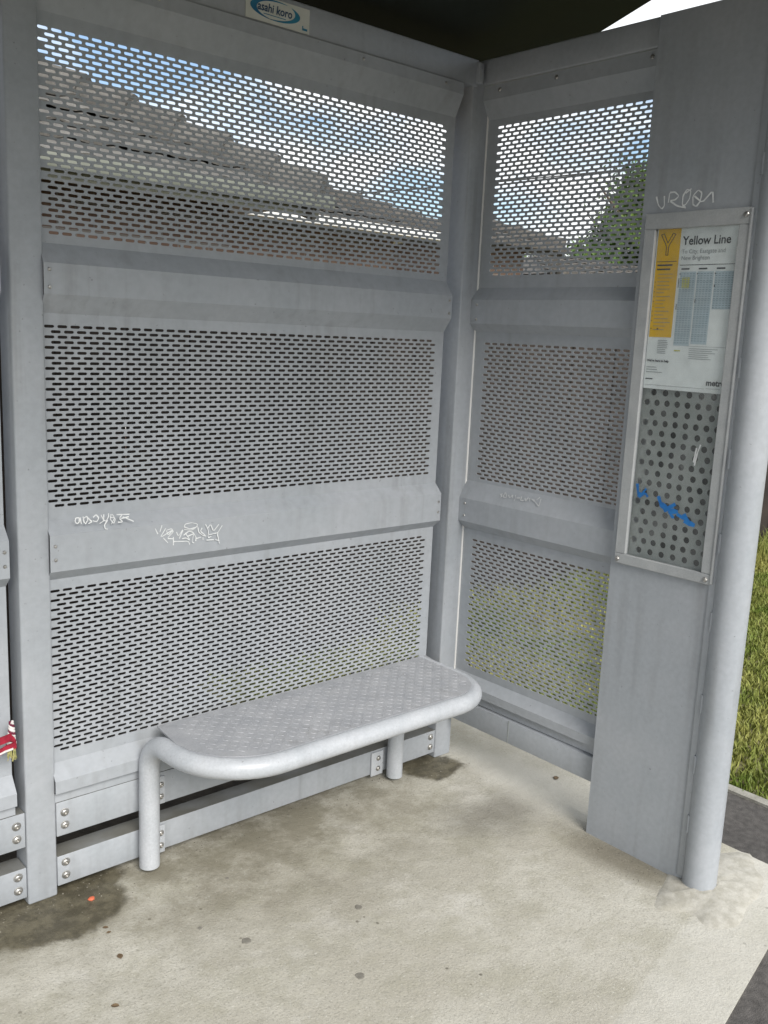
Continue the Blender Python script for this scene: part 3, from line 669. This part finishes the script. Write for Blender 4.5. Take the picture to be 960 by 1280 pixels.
# seat plate: fills the tube outline, back edge along the wall
PZ_ = .437
outl = [(1.236, 2.352)] + [(x, y) for x, y, _ in arc(1.222+RC, YF+.012+RC, RC, PI, 1.5*PI, 14, 0)] + [(x, y) for x, y, _ in arc(2.303-RR, YF+.012+RR, RR, 1.5*PI, 2*PI, 14, 0)] + [(2.308, 2.28), (2.322, 2.352)]
bm = bmesh.new(); fz = bm.faces.new([bm.verts.new((x, y, PZ_)) for x, y in outl]); r = bmesh.ops.extrude_face_region(bm, geom=[fz])
for v in r['geom']:
    if isinstance(v, bmesh.types.BMVert): v.co.z += .005
plate = put(from_bm('seat_plate', bm, 'plate'), B)
V = []; F = []; p_ = .021
def inside(x, y):
    if y > 2.338 or y < YF+.03 or x < 1.262 or x > 2.29: return False
    for cx, R_ in ((1.222+RC, RC), (2.303-RR, RR)):
        if ((x < cx) if cx < 1.7 else (x > cx)) and y < YF+R_+.012 and math.hypot(x-cx, y-(YF+.012+R_)) > R_-.024: return False
    return True
nx, ny = int(1.1/p_), int(.4/p_)
for i in range(nx):
    for j in range(ny):
        x = 1.24+i*p_; y = 2.34-j*p_
        if not inside(x, y): continue
        a = PI/4 if (i+j) % 2 else -PI/4; l, wd, hz = .0090, .0028, .0014
        c, s = math.cos(a), math.sin(a); n = len(V); zt = PZ_+.005
        V += [(x+c*l,y+s*l,zt),(x-s*wd,y+c*wd,zt),(x-c*l,y-s*l,zt),(x+s*wd,y-c*wd,zt),(x+c*l*.5,y+s*l*.5,zt+hz),(x-c*l*.5,y-s*l*.5,zt+hz)]
        F += [(n,n+1,n+5,n+4),(n+1,n+2,n+5),(n+2,n+3,n+4,n+5),(n+3,n,n+4)]
tread = put(mesh_obj('tread_pattern', V, F, 'plate'), plate); tread['kind'] = 'stuff'
for x0, x1 in ((1.236, 1.272), (2.095, 2.150)):
    for z0, z1 in ((.180,.268), (.020,.110)):
        pl = put(box('mounting_plate', x0, x1, PY-.004, PY+.0022, z0, z1, 'bench', None, .0015), B)
        for z in (z0+.025, z1-.025): bolt(((x0+x1)/2+.004, PY-.004, z), pl, s=.8)
    
# ------------------------------------------------------------------ red cord on the next bay
CO = thing('knotted_cord', 'red webbing with white braided knot and yellow fringe hanging beside the post', 'cord', (.83, 2.34, .45))
def wp(u, v, y=2.352): q = on(u, v, 1, y); return Vector(q)
def twist(name, path, r, turns, mat, ph, parent):
    P = [Vector(p) for p in path]; out = []
    n = 44; seg = len(P)-1
    for i in range(n+1):
        f_ = i/n*seg; k_ = min(int(f_), seg-1); c = P[k_].lerp(P[k_+1], f_-k_); a = 2*PI*turns*i/n+ph; rr = r*(.6+.9*(i/n))
        out.append(c+Vector((math.cos(a)*rr, math.sin(a)*rr*.7, math.sin(a)*rr*.25)))
    put(tube(name, out, [r*(.6+.5*i/n) for i in range(n+1)], mat, None, 8), parent)
bp_ = [wp(14,902), wp(14.5,912), wp(14,922), wp(14.5,931)]
for i, mt in enumerate(('wht','maroon','wht')): twist('braid', bp_, .0055, 3.2, mt, i*2*PI/3, CO)
def strap(pts, wd, mat, name):
    V = []; F = []
    for i, (u, v, y) in enumerate(pts):
        q = wp(u, v, y)
        for dz, dy in ((wd/2,0),(wd/2,-.004),(-wd/2,-.004),(-wd/2,0)): V.append((q.x, q.y+dy, q.z+dz))
    for i in range(len(pts)-1):
        for k_ in range(4): F.append((4*i+k_, 4*i+(k_+1)%4, 4*i+4+(k_+1)%4, 4*i+4+k_))
    F += [(0,1,2,3), tuple(range(4*len(pts)-4, 4*len(pts)))]
    return put(mesh_obj(name, V, F, mat), CO)
strap([(-26,942,2.352),(-14,936,2.344),(-4,928,2.34),(6,924,2.336),(13,921,2.34),(18,926,2.336),(20,932,2.34)], .020, 'red', 'webbing')
strap([(-26,955,2.350),(-12,948,2.340),(0,940,2.332),(8,935,2.33),(16,932,2.332),(20,931,2.336)], .016, 'red', 'webbing')
strap([(-20,951,2.345),(-4,944,2.334),(6,939,2.328),(16,935.5,2.329)], .005, 'wht', 'trim')
for i in range(26):
    u = 10+9*random.random(); u2 = u+random.uniform(-3,3); v2 = 944+random.uniform(0,8)
    put(tube('fringe', [wp(u,934,2.335), wp((u+u2)/2+random.uniform(-1,1),940,2.331), wp(u2,v2,2.336)], .0010, 'fringe', None, 5), CO)

# ------------------------------------------------------------------ small things on the floor
def mound():
    # mortar collar round the pole foot
    V = []; F = []; n = 40; rings = [(1.0,-.003),(.9,.004),(.66,.008),(.38,.012),(.12,.015)]
    cx, cy = 2.49, 1.245
    for s, h in rings:
        for k_ in range(n):
            a = 2*PI*k_/n; rx = .235+.035*math.sin(3*a+1)+.02*math.sin(7*a); ry = .15+.03*math.sin(2*a+.5)+.012*math.sin(5*a)
            V.append((cx+rx*s*math.cos(a), cy+ry*s*math.sin(a), max(-.003, h+(.002*math.sin(9*a+s*7) if s < .99 else 0))))
    for i in range(len(rings)-1):
        for k_ in range(n): a, b = i*n+k_, i*n+(k_+1)%n; F.append((a,b,b+n,a+n))
    F.append(tuple(range((len(rings)-1)*n, len(rings)*n)))
    o = mesh_obj('mortar_patch', V, F, 'mortar', None, True); o['kind'] = 'structure'; return o
mound()
def leaf(name, loc, size, rz, mat, label, cat, group=None, curl=.25):
    V = []; F = []; n = 8
    for i in range(n+1):
        t = i/n; wv = size*.32*math.sin(PI*t)**.8+.0004; x = (t-.5)*size
        for s, hh in ((-1,1),(0,0),(1,1)): V.append((x, s*wv, .0015+hh*curl*wv+.5*curl*size*(t-.5)**2))
    for i in range(n):
        for k_ in (0,1): a = 3*i+k_; F.append((a,a+1,a+4,a+3))
    o = mesh_obj(name, V, F, mat, None, True, loc); o.rotation_euler = (0,0,rz); tag(o, label, cat, group); return o
q = on(695,973,2,0); leaf('fallen_leaf', (q[0],q[1],0), .030, .6, 'dryleaf', 'small curled brown leaf on concrete under the side wall', 'leaf')
for i, (u, v, s) in enumerate(((150,1196,.022),(144,1258,.020),(132,1160,.016),(136,1166,.013))):
    q = on(u,v,2,0); leaf('leaf_scrap', (q[0],q[1],0), s, random.random()*6, 'dryleaf', 'tiny dry brown leaf scrap on the concrete before the post', 'leaf', 'leaf scraps on the floor')
q = on(114,1125,2,0)
bm = bmesh.new(); bmesh.ops.create_icosphere(bm, subdivisions=2, radius=.0085)
for v in bm.verts: v.co = Vector((v.co.x*1.1, v.co.y*.9, v.co.z*.55))*(1+.25*math.sin(v.co.x*900)*math.cos(v.co.y*700))
o = from_bm('orange_scrap', bm, 'orange', None, True); o.location = (q[0],q[1],.004); tag(o, 'tiny orange scrap in the damp stain by the post', 'scrap')
for u, v, s in ((308,1176,.012),(450,1220,.011),(448,1134,.010),(284,1098,.005),(250,1160,.006)):
    q = on(u,v,2,0); bm = bmesh.new(); bmesh.ops.create_circle(bm, cap_ends=True, segments=14, radius=s)
    for vv_ in bm.verts: vv_.co *= 1+.25*random.random()
    r = bmesh.ops.extrude_face_region(bm, geom=bm.faces[:])
    for e in r['geom']:
        if isinstance(e, bmesh.types.BMVert): e.co = Vector((e.co.x*.8, e.co.y*.8, e.co.z+.0013))
    o = from_bm('gum_spot', bm, 'gum'); o.location = (q[0],q[1],.0002); tag(o, 'flattened dark gum spot on the concrete floor', 'gum', 'gum spots on the floor')

# grit and crumbs of dirt swept up against the wall and pillar feet
gv = []; gf = []
def crumb(x, y, r):
    n = len(gv); a0 = random.random()*6
    for k_ in range(5): a = a0+2*PI*k_/5; gv.append((x+r*math.cos(a)*random.uniform(.7,1.2), y+r*math.sin(a)*random.uniform(.7,1.2), .0002))
    gv.append((x+r*.1, y, r*random.uniform(.5,.9)))
    for k_ in range(5): gf.append((n+k_, n+(k_+1)%5, n+5))
for i in range(420):
    f_ = random.random(); crumb(.75+1.75*random.random(), 2.40-abs(random.gauss(0,.07)), random.uniform(.0008,.0028))
for i in range(160): crumb(2.425-abs(random.gauss(0,.035)), 1.25+.45*random.random(), random.uniform(.0008,.0026))
for i in range(260): crumb(random.uniform(.7,2.7), random.uniform(1.1,2.35), random.uniform(.0006,.0018))
grit = mesh_obj('grit', gv, gf, 'gritmat'); grit['kind'] = 'stuff'; grit['label'] = 'fine brown grit and crumbs scattered over the concrete floor'; grit['category'] = 'grit'

# ------------------------------------------------------------------ fence behind
FN = thing('paling_fence', 'dark brown timber paling fence behind the shelter', 'fence', (3, 3.62, 0))
bm = bmesh.new(); bm_box(bm, -.071, .071, 0, .018, -.03, 1.80, .002, 1); pal = from_bm('paling', bm, 'fence'); pal_me = pal.data; bpy.data.objects.remove(pal)
for i in range(118):
    o = bpy.data.objects.new('paling', pal_me); C.objects.link(o); o.location = (-4+i*.146, 3.62+random.uniform(-.003,.003), random.uniform(-.012,.012)); o.rotation_euler = (0,random.uniform(-.004,.004),0); put(o, FN)
for z in (.35, 1.45): put(box('fence_rail', -4.1, 13.2, 3.645, 3.69, z, z+.09, 'fence', None, .003), FN)
for i in range(8): put(box('fence_post', -3.9+i*2.4, -3.8+i*2.4, 3.692, 3.79, -.03, 1.76, 'fence', None, .003), FN)

# ------------------------------------------------------------------ houses behind
def tile_shape(wd, ln, th=.015, n=8):
    """one interlocking tile lying in its slope: x across, y up the slope, z out"""
    V = []; F = []
    for e, (y, z0) in enumerate(((0, th*1.25), (ln, 0.0))):
        for i in range(n+1):
            x = (i/n-.5)*wd; roll = .018*max(0, math.sin(PI*(i/n)*2-.3))**1.0
            V.append((x, y, z0+roll)); V.append((x, y, z0+roll-th))
    k_ = 2*(n+1)
    for i in range(n):
        a = 2*i
        F.append((a, a+2, k_+a+2, k_+a)); F.append((a+1, a, a+2, a+3)[::-1]); 
    F.append((0, k_, k_+1, 1)); F.append((2*n, 2*n+1, k_+2*n+1, k_+2*n))
    return V, F
def house(name, label, x0, x1, y0, depth, ze, tanp, wallmat, tilemat, trim, indiv=None, hipL=True, fas='tile2'):
    """hip-roofed house: eaves rectangle x0..x1, y0..y0+depth at height ze"""
    H = thing(name, label, 'house', ((x0+x1)/2, y0+.5, 0))
    ov = .45; bm = bmesh.new(); bm_box(bm, x0+ov, x1-ov, y0+ov, y0+depth-ov, -.03, ze-.05); put(from_bm('wall', bm, wallmat), H)
    put(box('soffit', x0+.02, x1-.02, y0+.02, y0+depth-.02, ze-.052, ze-.03, trim, None, 0), H)
    half = min(depth, x1-x0)/2; zr = ze+half*tanp; ym = y0+depth/2
    if depth <= x1-x0: A = (x0+half if hipL else x0, ym, zr); Bp = (x1-half, ym, zr)
    else: A = ((x0+x1)/2, y0+half, zr); Bp = ((x0+x1)/2, y0+depth-half, zr)
    c = [(x0,y0,ze),(x1,y0,ze),(x1,y0+depth,ze),(x0,y0+depth,ze)]
    if depth <= x1-x0: Fc = [(0,1,5,4),(1,2,5),(2,3,4,5),(3,0,4),(3,2,1,0)]
    else: Fc = [(0,1,4),(1,2,5,4),(2,3,5),(3,0,4,5),(3,2,1,0)]
    rf = put(mesh_obj('roof', [Vector(v)-Vector((0,0,.02)) for v in c+[A,Bp]], Fc, tilemat), H)
    # tiles on the front slope
    cs_ = math.sqrt(1+tanp*tanp); ln = .36; gp = .31; wd = .30; ang = math.atan(tanp)
    V0, F0 = tile_shape(wd*.995, ln); tm = bpy.data.meshes.new('roof_tile'); tm.from_pydata(V0, [], F0); tm.materials.append(M[tilemat]); tm.polygons.foreach_set('use_smooth', [True]*len(tm.polygons)); tm.set_sharp_from_angle(angle=math.radians(40))
    JV = []; JF = []; nrow = int(half*cs_/gp)
    for r in range(nrow):
        s = r*gp/cs_; xa = x0+(s if hipL else 0)+.02; xb = x1-s-.02
        n = int((xb-xa)/wd)
        for i in range(n+1):
            x = xb-wd/2-i*wd+.02
            if x < xa: continue
            jz = random.uniform(-.004,.004); loc = Vector((x, y0+s-.03, ze+s*tanp+.006+jz)); rx = ang-.045
            if indiv and x > indiv[0] and s < indiv[1]:
                o = bpy.data.objects.new('roof_tile', tm); C.objects.link(o); o.location = loc; o.rotation_euler = (rx,random.uniform(-.012,.012),random.uniform(-.01,.01)); put(o, rf)
            elif len(JV) < 260000:
                mt = Matrix.Translation(loc) @ Matrix.Rotation(rx, 4, 'X'); n0 = len(JV); JV += [mt @ Vector(v) for v in V0]; JF += [tuple(k_+n0 for k_ in f_) for f_ in F0]
    if JV:
        o = put(mesh_obj('roof_tiles', JV, JF, tilemat, None, True), rf); o.data.set_sharp_from_angle(angle=math.radians(40)); o['kind'] = 'stuff'
    # hip caps on the front corners
    def caps(p0, p1):
        p0, p1 = Vector(p0), Vector(p1); L_ = (p1-p0).length; n = int(L_/.36); d = (p1-p0).normalized()
        for i in range(n):
            a = p0+d*(i*.36); b = a+d*.40
            put(tube('ridge_tile', [a+Vector((0,0,.0)), b+Vector((0,0,-.022))], [.165,.14], tilemat, None, 14), rf)
    caps((x1,y0,ze), Bp if depth <= x1-x0 else A)
    if hipL: caps((x0,y0,ze), A)
    put(box('gutter', x0-.06, x1+.06, y0-.10, y0+.01, ze-.075, ze+.012, trim, None, .01), H)
    put(box('fascia', x0, x1, y0+.012, y0+.03, ze-.13, ze-.03, fas, None, 0), H)
    return H
h1 = house('brick_house', 'brick house with brown tiled hip roof and cream gutter behind the back wall', -7.0, 4.15, 5.5, 8.0, 2.5, .51, 'brick', 'tile', 'gutter', (1.7, 2.6), fas='cream')
w1 = put(box('window', 2.3, 3.3, 5.93, 5.96, .9, 1.95, 'glass_dark', None, 0), h1); put(box('window_frame', 2.24, 3.36, 5.935, 5.949, .84, 2.01, 'white', None, 0), w1)
house('brick_garage', 'lower brown tiled garage with white gutter beside the brick house', 3.2, 7.9, 8.0, 5.0, 2.72, .36, 'brick', 'tile2', 'white', (4.6, 1.6))
house('garden_room', 'small brown hip roofed outbuilding beyond the shelter corner', 10.0, 12.5, 10.0, 2.6, 3.06, .31, 'brick', 'tile2', 'tile2', (10.5, 1.0))
house('far_house', 'long low brown tiled house below the tall tree', 14.4, 26.0, 11.6, 5.0, 2.86, .25, 'brick', 'tile2', 'tile2', None)

# ------------------------------------------------------------------ trees
def tree(name, label, base, h, crown, n, lsz):
    T_ = thing(name, label, 'tree', base); bx, by, bz = base
    P = [(bx,by,bz-.1),(bx+.06,by,bz+h*.22),(bx-.05,by+.05,bz+h*.45),(bx+.08,by,bz+h*.8)]
    V, F = tube_mesh(P, [h*.03,h*.024,h*.017,h*.006], 10)
    for i in range(9):
        z = h*random.uniform(.25,.7); a = random.random()*2*PI; L_ = h*random.uniform(.16,.3); p0 = Vector((bx,by,bz+z)); p1 = p0+Vector((math.cos(a)*L_*.6, math.sin(a)*L_*.6, L_*.45)); p2 = p1+Vector((math.cos(a)*L_*.5, math.sin(a)*L_*.5, L_*.5))
        v, f_ = tube_mesh([p0,p1,p2], [h*.011,h*.007,h*.002], 6); m0 = len(V); V += v; F += [tuple(q_+m0 for q_ in g) for g in f_]
    put(mesh_obj('trunk', V, F, 'bark', None, True), T_)
    cl = []
    for (ox, oy, oz, rx, ry, rz2, k_) in crown:
        for _ in range(k_):
            d = rng.normal(size=3); d /= np.linalg.norm(d); r_ = rng.uniform(.35,1)**.5; cl.append((bx+ox+d[0]*rx*r_, by+oy+d[1]*ry*r_, bz+oz+d[2]*rz2*r_))
    cl = np.array(cl); V = []; F = []
    per = n//len(cl)
    for c in cl:
        cr = rng.uniform(.22,.5)
        pts = c+rng.normal(size=(per,3))*np.array([cr,cr,cr*.7])*.62
        a = rng.normal(size=(per,3)); a /= np.linalg.norm(a,axis=1)[:,None]; b = rng.normal(size=(per,3)); b -= (b*a).sum(1)[:,None]*a; b /= np.linalg.norm(b,axis=1)[:,None]
        s = rng.uniform(.6,1.3,per)[:,None]*lsz
        q_ = np.stack([pts-a*s, pts-b*s*.45+a*s*.1, pts+a*s, pts+b*s*.45+a*s*.1], 1); o = len(V); V += q_.reshape(-1,3).tolist(); idx = o+np.arange(per)*4; F += np.c_[idx,idx+1,idx+2,idx+3].tolist()
    put(mesh_obj('crown', V, F, 'leaf'), T_)
    return T_
tree('tree', 'tall leafy green tree behind the far roofs', (23.4,16.0,0), 6.9, [(-.9,0,3.7,1.3,1.4,1.2,54),(.75,0,5.7,1.35,1.4,1.25,66),(-.2,0,4.5,1.2,1.3,1.0,34),(1.9,.4,4.0,1.6,1.4,1.8,50),(.4,0,2.6,2.2,1.5,.9,40)], 30000, .085)
tree('garden_shrub', 'rounded garden shrub topping the far roofline', (18.6,17.2,0), 4.1, [(0,0,3.3,1.0,.8,.85,26),(-1.1,.2,2.9,.8,.8,.8,18)], 6000, .075)

# overhead wire
A_, B_ = Vector((-4, 9.0, 1.6+9*.03)), None
pts = []
for u, v in ((430,240),(560,235),(600,232),(700,223),(760,213)):
    d = RM.T @ np.array([(u-480)/FPX,(v-640)/FPX,1.]); pts.append(CAM+d*(9.6/d[1]))
pts = np.array(pts); cz = np.polyfit(pts[:,0], pts[:,2], 1)
wire = [(x, 9.6, cz[0]*x+cz[1]+.0018*(x-9)**2) for x in np.linspace(5.2, 22, 24)]
tag(tube('power_line', wire, .011, 'cable', None, 6), 'thin dark overhead cable crossing the sky behind the shelter', 'cable')
